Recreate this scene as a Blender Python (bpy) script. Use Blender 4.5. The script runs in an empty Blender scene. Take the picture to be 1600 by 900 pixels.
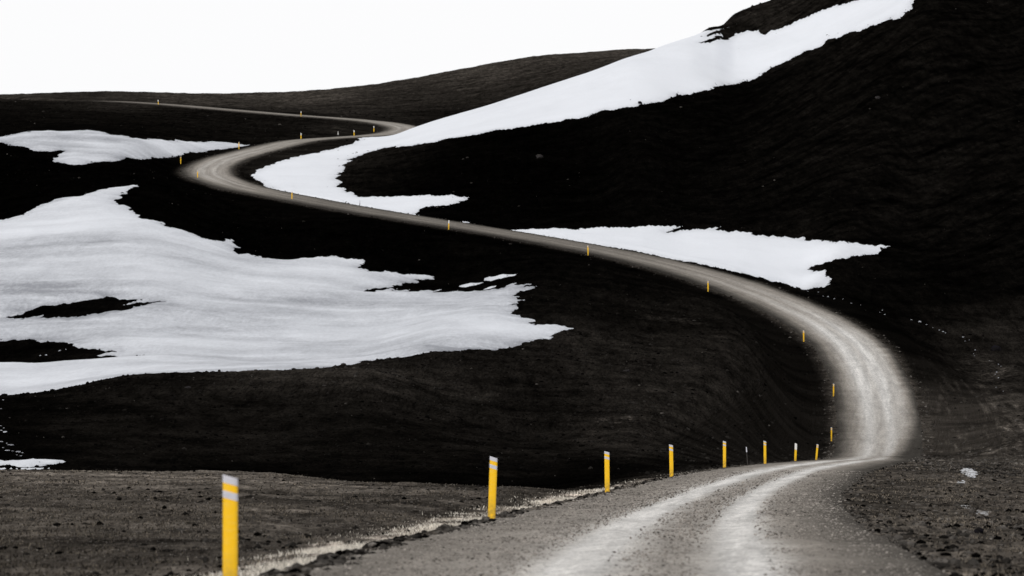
import bpy, math, random
import numpy as np
from mathutils import Vector
from mathutils.geometry import delaunay_2d_cdt

rng = np.random.default_rng(11)
random.seed(11)
scene = bpy.context.scene
COL = scene.collection

# ------------------------------------------------------------------ camera numbers (survey of the place)
F = 8889.0            # focal length in pixels of a 1600 px wide frame (200 mm)
VH = 655.0            # row of the true horizon
EYE = 1.55            # eye height above the road beside the photographer


def tag(o, label=None, cat=None, group=None, kind=None):
    if label: o['label'] = label
    if cat: o['category'] = cat
    if group: o['group'] = group
    if kind: o['kind'] = kind
    return o


# ------------------------------------------------------------------ numpy helpers
def hash2(ix, iy, seed):
    h = (ix.astype(np.int64) * 374761393 + iy.astype(np.int64) * 668265263 + seed * 1442695041) & 0xFFFFFFFF
    h = ((h ^ (h >> 13)) * 1274126177) & 0xFFFFFFFF
    h = (h ^ (h >> 16)) & 0xFFFFFFFF
    return h.astype(np.float64) / 4294967295.0


def vnoise(x, y, seed=0):
    ix = np.floor(x); iy = np.floor(y)
    fx = x - ix; fy = y - iy
    fx = fx * fx * fx * (fx * (fx * 6 - 15) + 10); fy = fy * fy * fy * (fy * (fy * 6 - 15) + 10)
    a = hash2(ix, iy, seed); b = hash2(ix + 1, iy, seed)
    c = hash2(ix, iy + 1, seed); d = hash2(ix + 1, iy + 1, seed)
    return (a + (b - a) * fx) * (1 - fy) + (c + (d - c) * fx) * fy


def fbm(x, y, scale, octaves=4, seed=0, gain=0.5):
    s = np.zeros(np.broadcast(x, y).shape); amp = 1.0; tot = 0.0
    c, sn = math.cos(0.6), math.sin(0.6)
    x = np.asarray(x) / scale; y = np.asarray(y) / scale
    for k in range(octaves):
        s += amp * (vnoise(x, y, seed + 17 * k) * 2 - 1); tot += amp
        amp *= gain
        x, y = (c * x - sn * y) * 2.03 + 5.3, (sn * x + c * y) * 2.03 + 1.7
    return s / tot


def pchip_slopes(x, y):
    h = np.diff(x); d = np.diff(y) / h
    m = np.zeros_like(y)
    m[0] = d[0]; m[-1] = d[-1]
    for i in range(1, len(x) - 1):
        if d[i - 1] * d[i] > 0:
            w1 = 2 * h[i] + h[i - 1]; w2 = h[i] + 2 * h[i - 1]
            m[i] = (w1 + w2) / (w1 / d[i - 1] + w2 / d[i])
    return m


def pchip(x, y, q):
    x = np.asarray(x, float); y = np.asarray(y, float)
    m = pchip_slopes(x, y)
    q = np.clip(q, x[0], x[-1])
    i = np.clip(np.searchsorted(x, q) - 1, 0, len(x) - 2)
    h = x[i + 1] - x[i]; t = (q - x[i]) / h
    return ((2 * t**3 - 3 * t**2 + 1) * y[i] + (t**3 - 2 * t**2 + t) * h * m[i]
            + (-2 * t**3 + 3 * t**2) * y[i + 1] + (t**3 - t**2) * h * m[i + 1])


def smooth(a, b, x):
    t = np.clip((x - a) / (b - a), 0, 1)
    return t * t * (3 - 2 * t)


def mesh_from(name, V, faces_flat, face_sizes, mat=None, smooth_shade=True, parent=None, attrs=None, edges=None):
    me = bpy.data.meshes.new(name)
    V = np.asarray(V, np.float32); L = np.asarray(faces_flat, np.int32); S = np.asarray(face_sizes, np.int32)
    me.vertices.add(len(V)); me.vertices.foreach_set('co', V.ravel())
    me.loops.add(len(L)); me.loops.foreach_set('vertex_index', L)
    me.polygons.add(len(S))
    st = np.concatenate(([0], np.cumsum(S)[:-1])).astype(np.int32)
    me.polygons.foreach_set('loop_start', st)
    me.polygons.foreach_set('use_smooth', np.full(len(S), smooth_shade))
    for k, a in (attrs or {}).items():
        at = me.attributes.new(k, 'FLOAT', 'POINT')
        at.data.foreach_set('value', np.asarray(a, np.float32).ravel())
    me.update(calc_edges=True)
    me.validate()
    if mat: me.materials.append(mat)
    o = bpy.data.objects.new(name, me)
    COL.objects.link(o)
    if parent: o.parent = parent
    return o


def grid_faces(nr, nc):
    i = np.arange(nr - 1)[:, None] * nc + np.arange(nc - 1)[None, :]
    q = np.stack([i, i + 1, i + nc + 1, i + nc], -1).reshape(-1)
    return q, np.full((nr - 1) * (nc - 1), 4)


# ------------------------------------------------------------------ the lie of the land
# each column of the survey: a bearing, and along it (distance, sight row); rows become heights above the eye
def Z(v, d): return (VH - v) * d / F

SURVEY = {
    -700: [(165, 735), (195, 770), (232, 737), (300, 630), (322, 640), (350, 620), (590, 380), (760, 250), (800, 225), (1100, 170), (1250, 158), (1450, 170)],
    0:    [(165, 735), (195, 775), (232, 737), (300, 620), (322, 630), (350, 618), (590, 345), (760, 226), (800, 206), (1100, 161), (1250, 155), (1450, 161)],
    200:  [(165, 737), (195, 785), (232, 742), (320, 586), (340, 596), (375, 582), (640, 291), (720, 258), (800, 212), (1040, 172), (1120, 161), (1250, 157), (1400, 150)],
    400:  [(165, 739), (195, 790), (235, 745), (330, 578), (350, 586), (385, 576), (560, 403), (640, 345), (700, 306), (790, 255), (830, 235), (900, 212), (1040, 175), (1200, 166), (1340, 149), (1400, 147)],
    560:  [(160, 753), (190, 795), (230, 752), (335, 572), (355, 575), (390, 567), (565, 410), (640, 342), (670, 330), (800, 245), (860, 223), (890, 216), (905, 214), (950, 200), (1000, 187), (1150, 168), (1250, 153), (1350, 138), (1400, 137)],
    700:  [(155, 757), (190, 800), (225, 757), (300, 640), (390, 545), (560, 432), (610, 372), (640, 352), (690, 310), (800, 217), (850, 193), (885, 186), (930, 203), (1000, 188), (1100, 172), (1230, 146), (1350, 118), (1400, 114)],
    850:  [(150, 762), (185, 810), (225, 765), (300, 660), (380, 560), (410, 528), (510, 447), (560, 412), (605, 380), (640, 358), (700, 300), (805, 188), (885, 141), (930, 172), (1000, 165), (1100, 150), (1240, 119), (1350, 93), (1400, 89)],
    925:  [(150, 763), (185, 805), (228, 756), (300, 658), (380, 566), (440, 505), (500, 463), (558, 418), (597, 392), (625, 370), (640, 355), (700, 303), (805, 173), (887, 116), (930, 146), (1000, 140), (1100, 130), (1240, 103), (1350, 86), (1400, 83)],
    1000: [(150, 764), (165, 757), (192, 790), (230, 747), (300, 655), (380, 572), (480, 490), (560, 425), (590, 404), (610, 388), (640, 352), (805, 161), (890, 89), (935, 120), (1100, 112), (1240, 93), (1350, 81), (1400, 79)],
    1075: [(150, 765), (200, 742), (222, 775), (260, 715), (315, 642), (400, 561), (490, 490), (558, 436), (590, 412), (625, 384), (640, 358), (700, 298), (830, 140), (905, 63), (960, 105), (1100, 105), (1250, 92), (1400, 80)],
    1115: [(150, 765), (210, 737), (236, 765), (275, 703), (322, 636), (410, 555), (495, 490), (557, 441), (590, 416), (632, 373), (640, 361), (700, 297), (845, 127), (922, 44), (970, 85), (1100, 103), (1250, 92), (1400, 81)],
    1150: [(150, 766), (222, 732), (255, 745), (290, 690), (330, 630), (420, 550), (500, 490), (556, 447), (590, 420), (640, 362), (860, 118), (925, 29), (942, 20), (1010, 70), (1250, 92), (1400, 82)],
    1250: [(150, 766), (306, 721), (325, 728), (350, 700), (400, 640), (470, 572), (510, 525), (532, 490), (575, 462), (630, 375), (860, 88), (975, -22), (1050, 0), (1400, 75)],
    1310: [(150, 766), (306, 720), (330, 724), (400, 710), (450, 645), (490, 580), (515, 525), (560, 458), (625, 372), (860, 60), (975, -50), (1100, -20), (1400, 60)],
    1370: [(150, 766), (306, 721), (335, 723), (400, 712), (450, 640), (482, 590), (520, 535), (560, 475), (630, 380), (860, 30), (975, -80), (1100, -40), (1400, 40)],
    1440: [(150, 767), (250, 729), (300, 720), (350, 712), (400, 702), (450, 655), (500, 590), (530, 535), (570, 470), (640, 385), (700, 290), (860, -3), (975, -110), (1100, -80), (1400, 20)],
    1600: [(150, 772), (250, 744), (300, 733), (350, 716), (400, 685), (470, 612), (520, 560), (570, 480), (680, 310), (830, 90), (975, -110), (1100, -180), (1400, -60)],
    2200: [(150, 775), (250, 742), (340, 720), (400, 680), (520, 520), (680, 250), (830, 0), (975, -200), (1100, -280), (1400, -200)],
}
UK = sorted(SURVEY)

ys = np.concatenate([np.arange(-80, 36, 4.0), np.arange(36, 170, 0.27), np.arange(170, 345, 0.5),
                     np.arange(345, 700, 0.6), np.arange(700, 1000, 0.9), np.arange(1000, 1420, 2.0),
                     1420 * (9000 / 1420) ** np.linspace(0, 1, 40)])
dense = np.linspace(-0.1, 0.1, 800)
outer = 0.1 * (12.0) ** np.linspace(0, 1, 42)[1:]
aa = np.concatenate([-outer[::-1], dense, outer])
APEX = 22.0
NR, NC = len(ys), len(aa)
Y = np.repeat(ys[:, None], NC, 1)
X = aa[None, :] * (np.maximum(Y, 0) + APEX)

prof = []
for u in UK:
    pts = SURVEY[u]
    d = [-80, 0, 52] + [p[0] for p in pts]
    z = [-1.55, -1.55, -1.58] + [Z(p[1], p[0]) for p in pts]
    d += [2200, 9100]; z += [z[-1] - 25, z[-1] - 60]
    prof.append(pchip(d, z, ys))
prof = np.array(prof)                                   # key bearings x rows
UU = 800 + F * X / np.maximum(Y, 60)
ua = np.array(UK, float)
h = np.diff(ua)
dl = np.diff(prof, axis=0) / h[:, None]
M = np.zeros_like(prof); M[0] = 0; M[-1] = 0
for i in range(1, len(ua) - 1):
    w1 = 2 * h[i] + h[i - 1]; w2 = h[i] + 2 * h[i - 1]
    with np.errstate(divide='ignore', invalid='ignore'):
        m = (w1 + w2) / (w1 / dl[i - 1] + w2 / dl[i])
    M[i] = np.where(dl[i - 1] * dl[i] > 0, m, 0)
q = np.clip(UU, ua[0], ua[-1])
ii = np.clip(np.searchsorted(ua, q) - 1, 0, len(ua) - 2)
t = (q - ua[ii]) / h[ii]
rr = np.repeat(np.arange(NR)[:, None], NC, 1)
H = ((2 * t**3 - 3 * t**2 + 1) * prof[ii, rr] + (t**3 - 2 * t**2 + t) * h[ii] * M[ii, rr]
     + (-2 * t**3 + 3 * t**2) * prof[ii + 1, rr] + (t**3 - t**2) * h[ii] * M[ii + 1, rr])

# small relief
far = smooth(180, 420, Y)
calm = 1 - 0.8 * np.exp(-((Y - 890) / 60) ** 2)           # the snow ridge is a clean line
H += far * calm * 0.35 * fbm(X, Y, 26, 3, 3)
SMALL = far * calm * (0.17 * fbm(X, Y * 0.2, 3.2, 3, 8) + 0.15 * np.interp(Y, [200, 520, 900], [.9, .9, .5]) * fbm(X, Y * .13, 0.9, 3, 12, .6))
H += (1 - far) * (0.045 * fbm(X, Y, 7, 3, 5) + 0.055 * fbm(X, Y, 0.9, 4, 6, 0.6) + 0.05 * np.clip(fbm(X, Y, .55, 3, 14) - .1, 0, 1))
H += (1 - far) * smooth(1000, 1350, UU) * 0.10 * fbm(X, Y, 1.3, 4, 15, .65)
H += smooth(950, 1100, Y) * 0.3 * fbm(X, Y, 60, 4, 9)
# rills running down the right hillside
rill = smooth(1000, 1300, UU) * smooth(560, 640, Y) * (1 - smooth(960, 1100, Y))
SMALL += rill * 0.20 * fbm(X - 0.37 * Y, Y * 0.10, 3.5, 4, 21)
H += SMALL

# ------------------------------------------------------------------ the road
CENTRE = [  # (sight column, sight row, distance)
    (960, 900, 49.5), (1051, 810, 92), (1128, 769, 141), (1192, 745, 178), (1246, 731.5, 222), (1290, 725, 254),
    (1325, 720.5, 306), (1347, 719, 342), (1369, 713, 396), (1374, 680, 425), (1370, 640, 450), (1357, 590, 480), (1322, 535, 508),
    (1258, 492, 532), (1150, 446, 557), (1000, 404, 586), (850, 375, 612), (700, 350, 637), (560, 327.5, 667),
    (456, 308.5, 693), (380, 293, 717), (331, 276, 742), (325, 263, 764), (347, 250, 786), (400, 235, 817),
    (470, 219.5, 852), (540, 214, 886), (590, 210.5, 918), (622, 205.5, 945), (630, 199, 965), (600, 192, 982), (540, 185.5, 1002), (470, 180.5, 1027),
    (360, 171.5, 1067), (247, 162, 1112), (150, 157.5, 1165), (60, 161, 1220), (-60, 170, 1290), (-250, 172, 1400)]
P = [np.array([-6.5, -78, -1.5]), np.array([-2.6, -30, -1.5]), np.array([-0.75, 5, -1.5])]
P += [np.array([(u - 800) / F * d, d, Z(v, d)]) for u, v, d in CENTRE]
P = np.array(P)
seg = np.linalg.norm(np.diff(P[:, :2], axis=0), axis=1)
sP = np.concatenate(([0], np.cumsum(seg)))


def cubic(x, y, q):                       # centripetal style C1 cubic through the points
    m = np.gradient(y, x)
    i = np.clip(np.searchsorted(x, q) - 1, 0, len(x) - 2)
    hh = x[i + 1] - x[i]; t = (q - x[i]) / hh
    return ((2 * t**3 - 3 * t**2 + 1) * y[i] + (t**3 - 2 * t**2 + t) * hh * m[i]
            + (-2 * t**3 + 3 * t**2) * y[i + 1] + (t**3 - t**2) * hh * m[i + 1])


sR = np.arange(0, sP[-1], 0.45)
C = np.stack([cubic(sP, P[:, 0], sR), cubic(sP, P[:, 1], sR), pchip(sP, P[:, 2], sR)], 1)
T = np.gradient(C[:, :2], axis=0); T /= np.linalg.norm(T, axis=1)[:, None]
N = np.stack([T[:, 1], -T[:, 0]], 1)       # to the right of travel
HW = np.interp(C[:, 1], [0, 90, 150, 330, 450, 600, 760, 900, 1100, 1400], [2.75, 2.75, 2.75, 2.75, 3.05, 3.3, 3.3, 3.0, 3.4, 3.6])

dist = np.full((NR, NC), 1e9); near = np.zeros((NR, NC), np.int32)
REACH = 16.0
for k in range(0, len(C), 2):
    cx, cy = C[k, 0], C[k, 1]
    r0 = np.searchsorted(ys, cy - REACH); r1 = np.searchsorted(ys, cy + REACH)
    if r1 <= r0: continue
    wmin = max(ys[r0], 0) + APEX; wmax = max(ys[min(r1, NR - 1)], 0) + APEX
    lo = min((cx - REACH) / wmin, (cx - REACH) / wmax); hi = max((cx + REACH) / wmin, (cx + REACH) / wmax)
    c0 = np.searchsorted(aa, lo); c1 = np.searchsorted(aa, hi)
    if c1 <= c0: continue
    dd = (X[r0:r1, c0:c1] - cx) ** 2 + (Y[r0:r1, c0:c1] - cy) ** 2
    sub = dist[r0:r1, c0:c1]; b = dd < sub
    sub[b] = dd[b]; near[r0:r1, c0:c1][b] = k
dist = np.sqrt(dist)
side = (X - C[near, 0]) * N[near, 0] + (Y - C[near, 1]) * N[near, 1]
hw = HW[near]
over = dist - hw                                        # metres outside the road's edge
rz = C[near, 2]
bank = np.where(Y < 170, np.where(side < 0, 2.2, 5.0), 8.0)
w = 1 - smooth(0.7, bank + 0.7, over)
edge_noise = 0.10 * fbm(X, Y, 1.1, 3, 31) * smooth(0.1, 1.2, over)
SMALL = SMALL * (1 - w)
H = H * (1 - w) + (rz - 0.07 - 0.05 * np.clip(over, 0, 2) + edge_noise) * w
# a low windrow of graded gravel on the left of the near road
wind = np.exp(-((over - 0.12) / 0.28) ** 2) * (side < 0) * (Y < 260) * (dist < 8)
H += wind * (0.07 + 0.07 * fbm(X, Y, 0.5, 3, 40))


def sample(G, x, y):
    x = np.asarray(x, float); y = np.asarray(y, float)
    a = x / (np.maximum(y, 0) + APEX)
    fc = np.interp(a, aa, np.arange(NC)); fr = np.interp(y, ys, np.arange(NR))
    c = np.clip(fc.astype(int), 0, NC - 2); r = np.clip(fr.astype(int), 0, NR - 2)
    tc = fc - c; tr = fr - r
    return (G[r, c] * (1 - tc) + G[r, c + 1] * tc) * (1 - tr) + (G[r + 1, c] * (1 - tc) + G[r + 1, c + 1] * tc) * tr


_ds = ys[ys > 40]
def hit(u, v, dmin=45.0):                                # where a sight line meets the ground
    d = _ds[_ds >= dmin]
    g = sample(H, (u - 800) / F * d, d)
    k = np.nonzero(g >= (VH - v) / F * d)[0]
    if len(k) == 0: k = [int(np.argmax(g / d))]
    dd = d[k[0]]
    return (u - 800) / F * dd, dd


def gz(x, y): return float(sample(H, x, y))

# ------------------------------------------------------------------ what the ground is made of: how much pale gravel lies in the black sand
TONE = [(-300, 60, 0.05), (0, 60, 0.05), (300, 60, 0.06), (0, 90, 0.07), (300, 95, 0.075), (600, 80, 0.075), (100, 150, 0.13), (300, 150, 0.13), (500, 140, 0.105), (700, 130, 0.075), (850, 140, 0.045),
        (0, 175, 0.11), (400, 175, 0.1), (0, 225, .002), (400, 225, .002), (700, 225, .002), (900, 235, .002), (1050, 240, .003),
        (0, 275, .003), (200, 275, 0.011), (400, 270, 0.0115), (600, 265, 0.008), (800, 270, 0.0115), (1000, 270, 0.016), (1150, 290, .014),
        (0, 300, .006), (200, 310, .010), (400, 325, .022), (560, 328, .028), (700, 330, 0.012), (850, 330, 0.01), (1000, 330, 0.016), (1150, 340, 0.013), (1250, 360, 0.014),
        (700, 390, 0.0115), (900, 400, 0.0121), (1050, 400, 0.0125), (1200, 430, 0.0125), (0, 450, .003), (400, 450, .003), (700, 480, .003), (950, 480, 0.008), (1100, 500, 0.011), (1200, 490, 0.011),
        (0, 620, .0012), (200, 660, .0012), (400, 600, .0012), (600, 600, .0012), (800, 570, .0025), (1000, 560, .004), (0, 720, .001), (200, 740, .0015), (300, 700, .0015),
        (430, 760, .014), (500, 830, .016), (560, 700, .006), (700, 700, .0012), (850, 700, .0012), (1000, 700, 0.003), (1200, 700, 0.004), (1400, 700, 0.006), (1550, 700, 0.005),
        (800, 790, .0012), (1100, 820, 0.0025), (1400, 820, 0.005), (1600, 820, 0.005), (1300, 930, .010), (1200, 940, .012), (1500, 950, .004),
        (1450, 540, .004), (1520, 540, .012), (1600, 530, 0.014), (1400, 560, .003), (1500, 600, .002), (1600, 620, .0035), (1480, 430, 0.06), (1550, 430, 0.04), (1500, 360, 0.07), (1560, 340, 0.06), (1700, 400, .010),
        (1450, 300, 0.06), (1520, 280, 0.065), (1600, 280, 0.03), (1450, 200, 0.075), (1550, 180, 0.07), (1600, 150, 0.07), (1500, 90, 0.085), (1700, 90, 0.075), (1400, 60, 0.095), (1550, 58, 0.07),
        (0, 830, .005), (200, 830, .005), (350, 850, .006), (450, 900, .007), (540, 930, .020), (100, 950, .008), (300, 1000, .009), (0, 1100, .010), (200, 1120, .02), (450, 1000, .010),
        (600, 1010, .014), (500, 1100, .022), (700, 1050, .011), (850, 1100, .015), (300, 1250, .035), (500, 1300, .045), (650, 1200, .018), (750, 1360, .042), (900, 1250, .022), (950, 1370, .05), (400, 1400, .045), (0, 1300, .03), (1300, 1300, .03)]
TU = np.array([p[0] for p in TONE]) / 170.0; TD = np.log(np.array([p[1] for p in TONE])) * 7.0
TV = np.array([p[2] for p in TONE])
TV = np.log(np.where(TV < .012, TV * .55, TV))            # the finest sand is nearly black
tone = np.zeros((NR, NC)); tw = np.zeros((NR, NC))
uq = np.clip(UU, -600, 2200) / 170.0 + 0.35 * fbm(X, Y, 14, 3, 51); dq = np.log(np.maximum(Y, 45)) * 7.0 + 0.25 * fbm(X, Y, 9, 3, 52)
for a, b, v in zip(TU, TD, TV):
    ww = 1.0 / (((uq - a) ** 2 + (dq - b) ** 2) ** 1.6 + 0.02)
    tone += ww * v; tw += ww
tone = np.exp(tone / tw)
# stray gravel thrown out beside the road
E_Y = [40, 200, 300, 380, 430, 500, 600, 760, 900, 1400]
E_T = [.09, .08, .06, .055, .055, .045, .025, .04, .04, .03]
spray = np.interp(Y, E_Y, E_T) * np.exp(-np.clip(over - 0.25, 0, 50) / np.interp(Y, [40, 300, 400, 700], [1.4, 1.4, .55, .4]) * np.where((Y < 200) & (side < 0), 2.5, 1))
tone = np.maximum(tone, np.where(dist < 15, spray, 0))
# old wheel streaks and tipped gravel on the bank outside the bend
sl = sR[near] * .03
streak = np.clip(fbm(side * 1.0, sl, .5, 4, 85, .65) + .30, 0, 1) * np.clip(.8 + 1.3 * fbm(X, Y * .07, .7, 4, 86, .65), .1, 2)
bankm = smooth(.5, 2.0, over) * (1 - smooth(6.5, 11, over)) * (side > 0) * smooth(250, 320, Y) * (1 - smooth(430, 520, Y)) * (dist < 15.5)
tone = np.maximum(tone, .13 * streak * bankm)
strip = np.exp(-((over - .90) / .48) ** 2) * (side < 0) * (1 - smooth(140, 200, Y)) * (dist < 15) * np.clip(.7 + 1.2 * fbm(X, Y * .3, .8, 3, 76), 0, 1.3)
tone = np.maximum(tone, .42 * strip)
# pale spots of dry sand and grass with a shape of their own: column, distance, half widths in metres, tone
for u, d, rx, ry, v in [(970, 302, 1.1, 3.0, .09), (1010, 300, 2.2, 3, .035), (1290, 330, .8, 14, .10), (1515, 210, .5, 9, .16), (1500, 175, .45, 7, .14), (1560, 300, 1.2, 30, .05),
                       (1490, 52, .35, 2.5, .22), (1470, 105, .8, 12, .085), (1540, 110, .7, 10, .075), (1490, 350, 1.2, 40, .075), (1530, 400, 1.3, 30, .05), (1465, 330, .8, 30, .06), (1420, 260, 1.5, 25, .065), (1560, 250, 1.0, 20, .05), (1060, 470, 3, 14, .016), (1565, 505, 3, 20, .022)]:
    x0 = (u - 800) / F * d
    e = np.exp(-((X - x0 + .5 * rx * fbm(X, Y, .8, 2, 77)) / rx) ** 2 - ((Y - d) / ry) ** 2) * np.clip(.9 + 1.5 * fbm(X, Y * .3, rx, 3, 78), 0, 2)
    tone = np.maximum(tone, e * v * np.clip(1 + 1.6 * fbm(X, Y, .35, 2, 79), .1, 2.5))
ROADD = over
RILLS = smooth(540, 640, Y) * (0.35 + 0.65 * smooth(900, 1300, UU))
SORT = smooth(1, 6, over) * smooth(180, 300, Y) + .8 * (1 - smooth(180, 300, Y))


# ------------------------------------------------------------------ materials
def new_mat(name):
    m = bpy.data.materials.new(name); m.use_nodes = True
    nt = m.node_tree; nt.nodes.clear()
    return m, nt


class G:
    def __init__(s, nt): s.nt = nt
    def n(s, typ, **kw):
        x = s.nt.nodes.new(typ)
        for k, v in kw.items():
            if k == 'ins':
                for i, val in v.items():
                    if isinstance(val, bpy.types.NodeSocket): s.nt.links.new(val, x.inputs[i])
                    else: x.inputs[i].default_value = val
            else: setattr(x, k, v)
        return x
    def math(s, op, a, b=None, c=None, clamp=False):
        ins = {0: a}
        if b is not None: ins[1] = b
        if c is not None: ins[2] = c
        return s.n('ShaderNodeMath', operation=op, use_clamp=clamp, ins=ins).outputs[0]
    def noise(s, vec, scale, detail=4, rough=0.6, dist=0.0):
        return s.n('ShaderNodeTexNoise', ins={'Vector': vec, 'Scale': scale, 'Detail': detail, 'Roughness': rough, 'Distortion': dist}).outputs[0]
    def mapr(s, x, a, b, c, d):
        return s.n('ShaderNodeMapRange', ins={0: x, 1: a, 2: b, 3: c, 4: d}).outputs[0]
    def attr(s, name): return s.n('ShaderNodeAttribute', attribute_name=name).outputs['Fac']
    def tint(s, val, col):
        return s.n('ShaderNodeVectorMath', operation='SCALE', ins={0: col, 'Scale': val}).outputs[0]
    def mixc(s, f, a, b):
        x = s.nt.nodes.new('ShaderNodeMix'); x.data_type = 'RGBA'
        for i, v in ((0, f), (6, a), (7, b)):
            if isinstance(v, bpy.types.NodeSocket): s.nt.links.new(v, x.inputs[i])
            else: x.inputs[i].default_value = v
        return x.outputs[2]
    def bsdf(s, color, rough=0.9, normal=None, spec=0.0):
        b = s.n('ShaderNodeBsdfPrincipled', ins={'Base Color': color, 'Roughness': rough})
        b.inputs['Specular IOR Level'].default_value = spec
        if normal is not None: s.nt.links.new(normal, b.inputs['Normal'])
        o = s.n('ShaderNodeOutputMaterial'); s.nt.links.new(b.outputs[0], o.inputs[0])
        return b


def mat_ground():
    m, nt = new_mat('black_sand_and_gravel'); g = G(nt)
    pos = g.n('ShaderNodeNewGeometry').outputs['Position']
    tone = g.attr('tone')
    dn = g.n('ShaderNodeMapping', ins={0: pos}); nt.links.new(g.n('ShaderNodeCombineXYZ', ins={0: 1.0, 1: g.mapr(g.attr('sort'), 0, 1, .8, .06), 2: 1.0}).outputs[0], dn.inputs['Scale'])       # sorted stripes run down the slope
    dn = dn.outputs[0]
    n1 = g.noise(dn, 1.1, 5, 0.7); n2 = g.noise(dn, 7.0, 4, 0.75); n3 = g.noise(pos, 0.16, 4, 0.6)
    sep = g.n('ShaderNodeSeparateXYZ', ins={0: pos}).outputs
    across = g.math('SUBTRACT', g.math('MULTIPLY', sep[0], .93), g.math('MULTIPLY', sep[1], .37))
    along = g.math('ADD', g.math('MULTIPLY', sep[0], .37), g.math('MULTIPLY', sep[1], .93))
    sv = g.n('ShaderNodeCombineXYZ', ins={0: g.math('MULTIPLY', across, .55), 1: g.math('MULTIPLY', along, .045), 2: 0.0}).outputs[0]
    n4 = g.mapr(g.attr('rills'), 0, 1, .5, g.noise(sv, 1.0, 6, 0.68, .6))
    k = g.math('MULTIPLY', g.mapr(n1, .3, .7, .3, 1.75), g.mapr(n2, .3, .7, .25, 1.8))
    k = g.math('MULTIPLY', k, g.mapr(n3, .3, .7, .4, 1.65))
    k = g.math('MULTIPLY', k, g.mapr(n4, .34, .72, .2, 2.1))
    val = g.math('MULTIPLY', tone, k)
    vo = g.n('ShaderNodeTexVoronoi', ins={'Vector': pos, 'Scale': 1.4}).outputs
    spot = g.math('LESS_THAN', vo['Distance'], 0.10)
    pick = g.math('GREATER_THAN', g.n('ShaderNodeSeparateColor', ins={0: vo['Color']}).outputs[0], 0.78)
    val = g.math('ADD', val, g.math('MULTIPLY', g.math('MULTIPLY', spot, pick), g.math('MULTIPLY', tone, 1.5)))
    col = g.tint(val, (1.0, 0.87, 0.74))
    bump = g.n('ShaderNodeBump', ins={'Strength': 0.8, 'Distance': 0.12, 'Height': g.math('ADD', n2, n1)})
    g.bsdf(col, 1.0, bump.outputs[0])
    return m


def mat_road():
    m, nt = new_mat('packed_road_gravel'); g = G(nt)
    pos = g.n('ShaderNodeNewGeometry').outputs['Position']
    tone = g.attr('tone')
    tr = g.attr('across'); al = g.attr('along')
    cv = g.n('ShaderNodeCombineXYZ', ins={0: g.math('MULTIPLY', tr, 2.6), 1: g.math('MULTIPLY', al, 0.035), 2: 0.0}).outputs[0]
    lines = g.noise(cv, 2.2, 5, 0.6, 0.3)
    fv = g.n('ShaderNodeCombineXYZ', ins={0: tr, 1: g.math('MULTIPLY', al, 0.09), 2: 0.0}).outputs[0]     # tyres drag the grit along the road
    fine = g.noise(fv, 18.0, 4, 0.75); mid = g.noise(fv, 4.0, 4, 0.6); grit = g.noise(fv, 60.0, 2, 0.8)
    k = g.math('MULTIPLY', g.mapr(lines, .3, .7, .78, 1.22), g.mapr(fine, .3, .7, .7, 1.3))
    k = g.math('MULTIPLY', k, g.mapr(mid, .3, .7, .9, 1.1))
    k = g.math('MULTIPLY', k, g.mapr(grit, .3, .7, .7, 1.3))
    col = g.tint(g.math('MULTIPLY', tone, k), (1.0, 0.91, 0.805))
    bright = g.mapr(tone, .25, .6, 0, 1)
    col2 = g.tint(g.math('MULTIPLY', tone, k), (1.0, 0.97, 0.93))
    c = g.mixc(bright, col, col2)
    bump = g.n('ShaderNodeBump', ins={'Strength': 0.7, 'Distance': 0.05, 'Height': g.math('ADD', fine, grit)})
    g.bsdf(c, 1.0, bump.outputs[0])
    return m


def mat_snow(name='old_spring_snow', dirty=(0.30, 0.31, 0.34, 1)):  # blue-grey mix colour carries both dirt and painted slope shade
    m, nt = new_mat(name); g = G(nt)
    pos = g.n('ShaderNodeNewGeometry').outputs['Position']
    dirt_shade = g.attr('dirt_shade')
    st = g.n('ShaderNodeMapping', ins={0: pos}); st.inputs['Rotation'].default_value = (0, 0, 0.13); st.inputs['Scale'].default_value = (0.24, 0.045, 0.3)
    a = g.noise(st.outputs[0], 1.6, 6, 0.62, 0.4); b = g.noise(pos, 0.07, 5, 0.6); dn = g.n('ShaderNodeMapping', ins={0: pos}); dn.inputs['Scale'].default_value = (1, .14, 1)
    c = g.noise(dn.outputs[0], 3.2, 5, 0.8)
    d = g.math('MULTIPLY', dirt_shade, g.math('ADD', g.math('ADD', g.mapr(a, .3, .7, 0, .26), g.mapr(b, .3, .7, 0, .62)), g.mapr(c, .3, .7, 0, .34)), clamp=True)
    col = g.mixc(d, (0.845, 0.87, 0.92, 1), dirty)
    bump = g.n('ShaderNodeBump', ins={'Strength': 0.25, 'Distance': 0.2, 'Height': a})
    g.bsdf(col, 0.8, bump.outputs[0], 0.1)
    return m


def mat_shade(name, dark, pale):
    m, nt = new_mat(name); g = G(nt)
    sh = g.attr('shade')
    pos = g.n('ShaderNodeNewGeometry').outputs['Position']
    n = g.noise(pos, 12, 3, .6)
    col = g.mixc(sh, dark, pale)
    col = g.n('ShaderNodeVectorMath', operation='SCALE', ins={0: col, 'Scale': g.mapr(n, .3, .7, .7, 1.3)}).outputs[0]
    g.bsdf(col, 0.95)
    return m


def mat_flat(name, col, rough, wear=0.15, spec=0.3, scale=18):
    m, nt = new_mat(name); g = G(nt)
    pos = g.n('ShaderNodeTexCoord').outputs['Object']
    n = g.noise(pos, scale, 5, .65)
    c = g.mixc(g.mapr(n, .42, .75, 0, wear), (*col, 1), (col[0] * .45, col[1] * .42, col[2] * .4 + .02, 1))
    g.bsdf(c, rough, None, spec)
    return m


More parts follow.
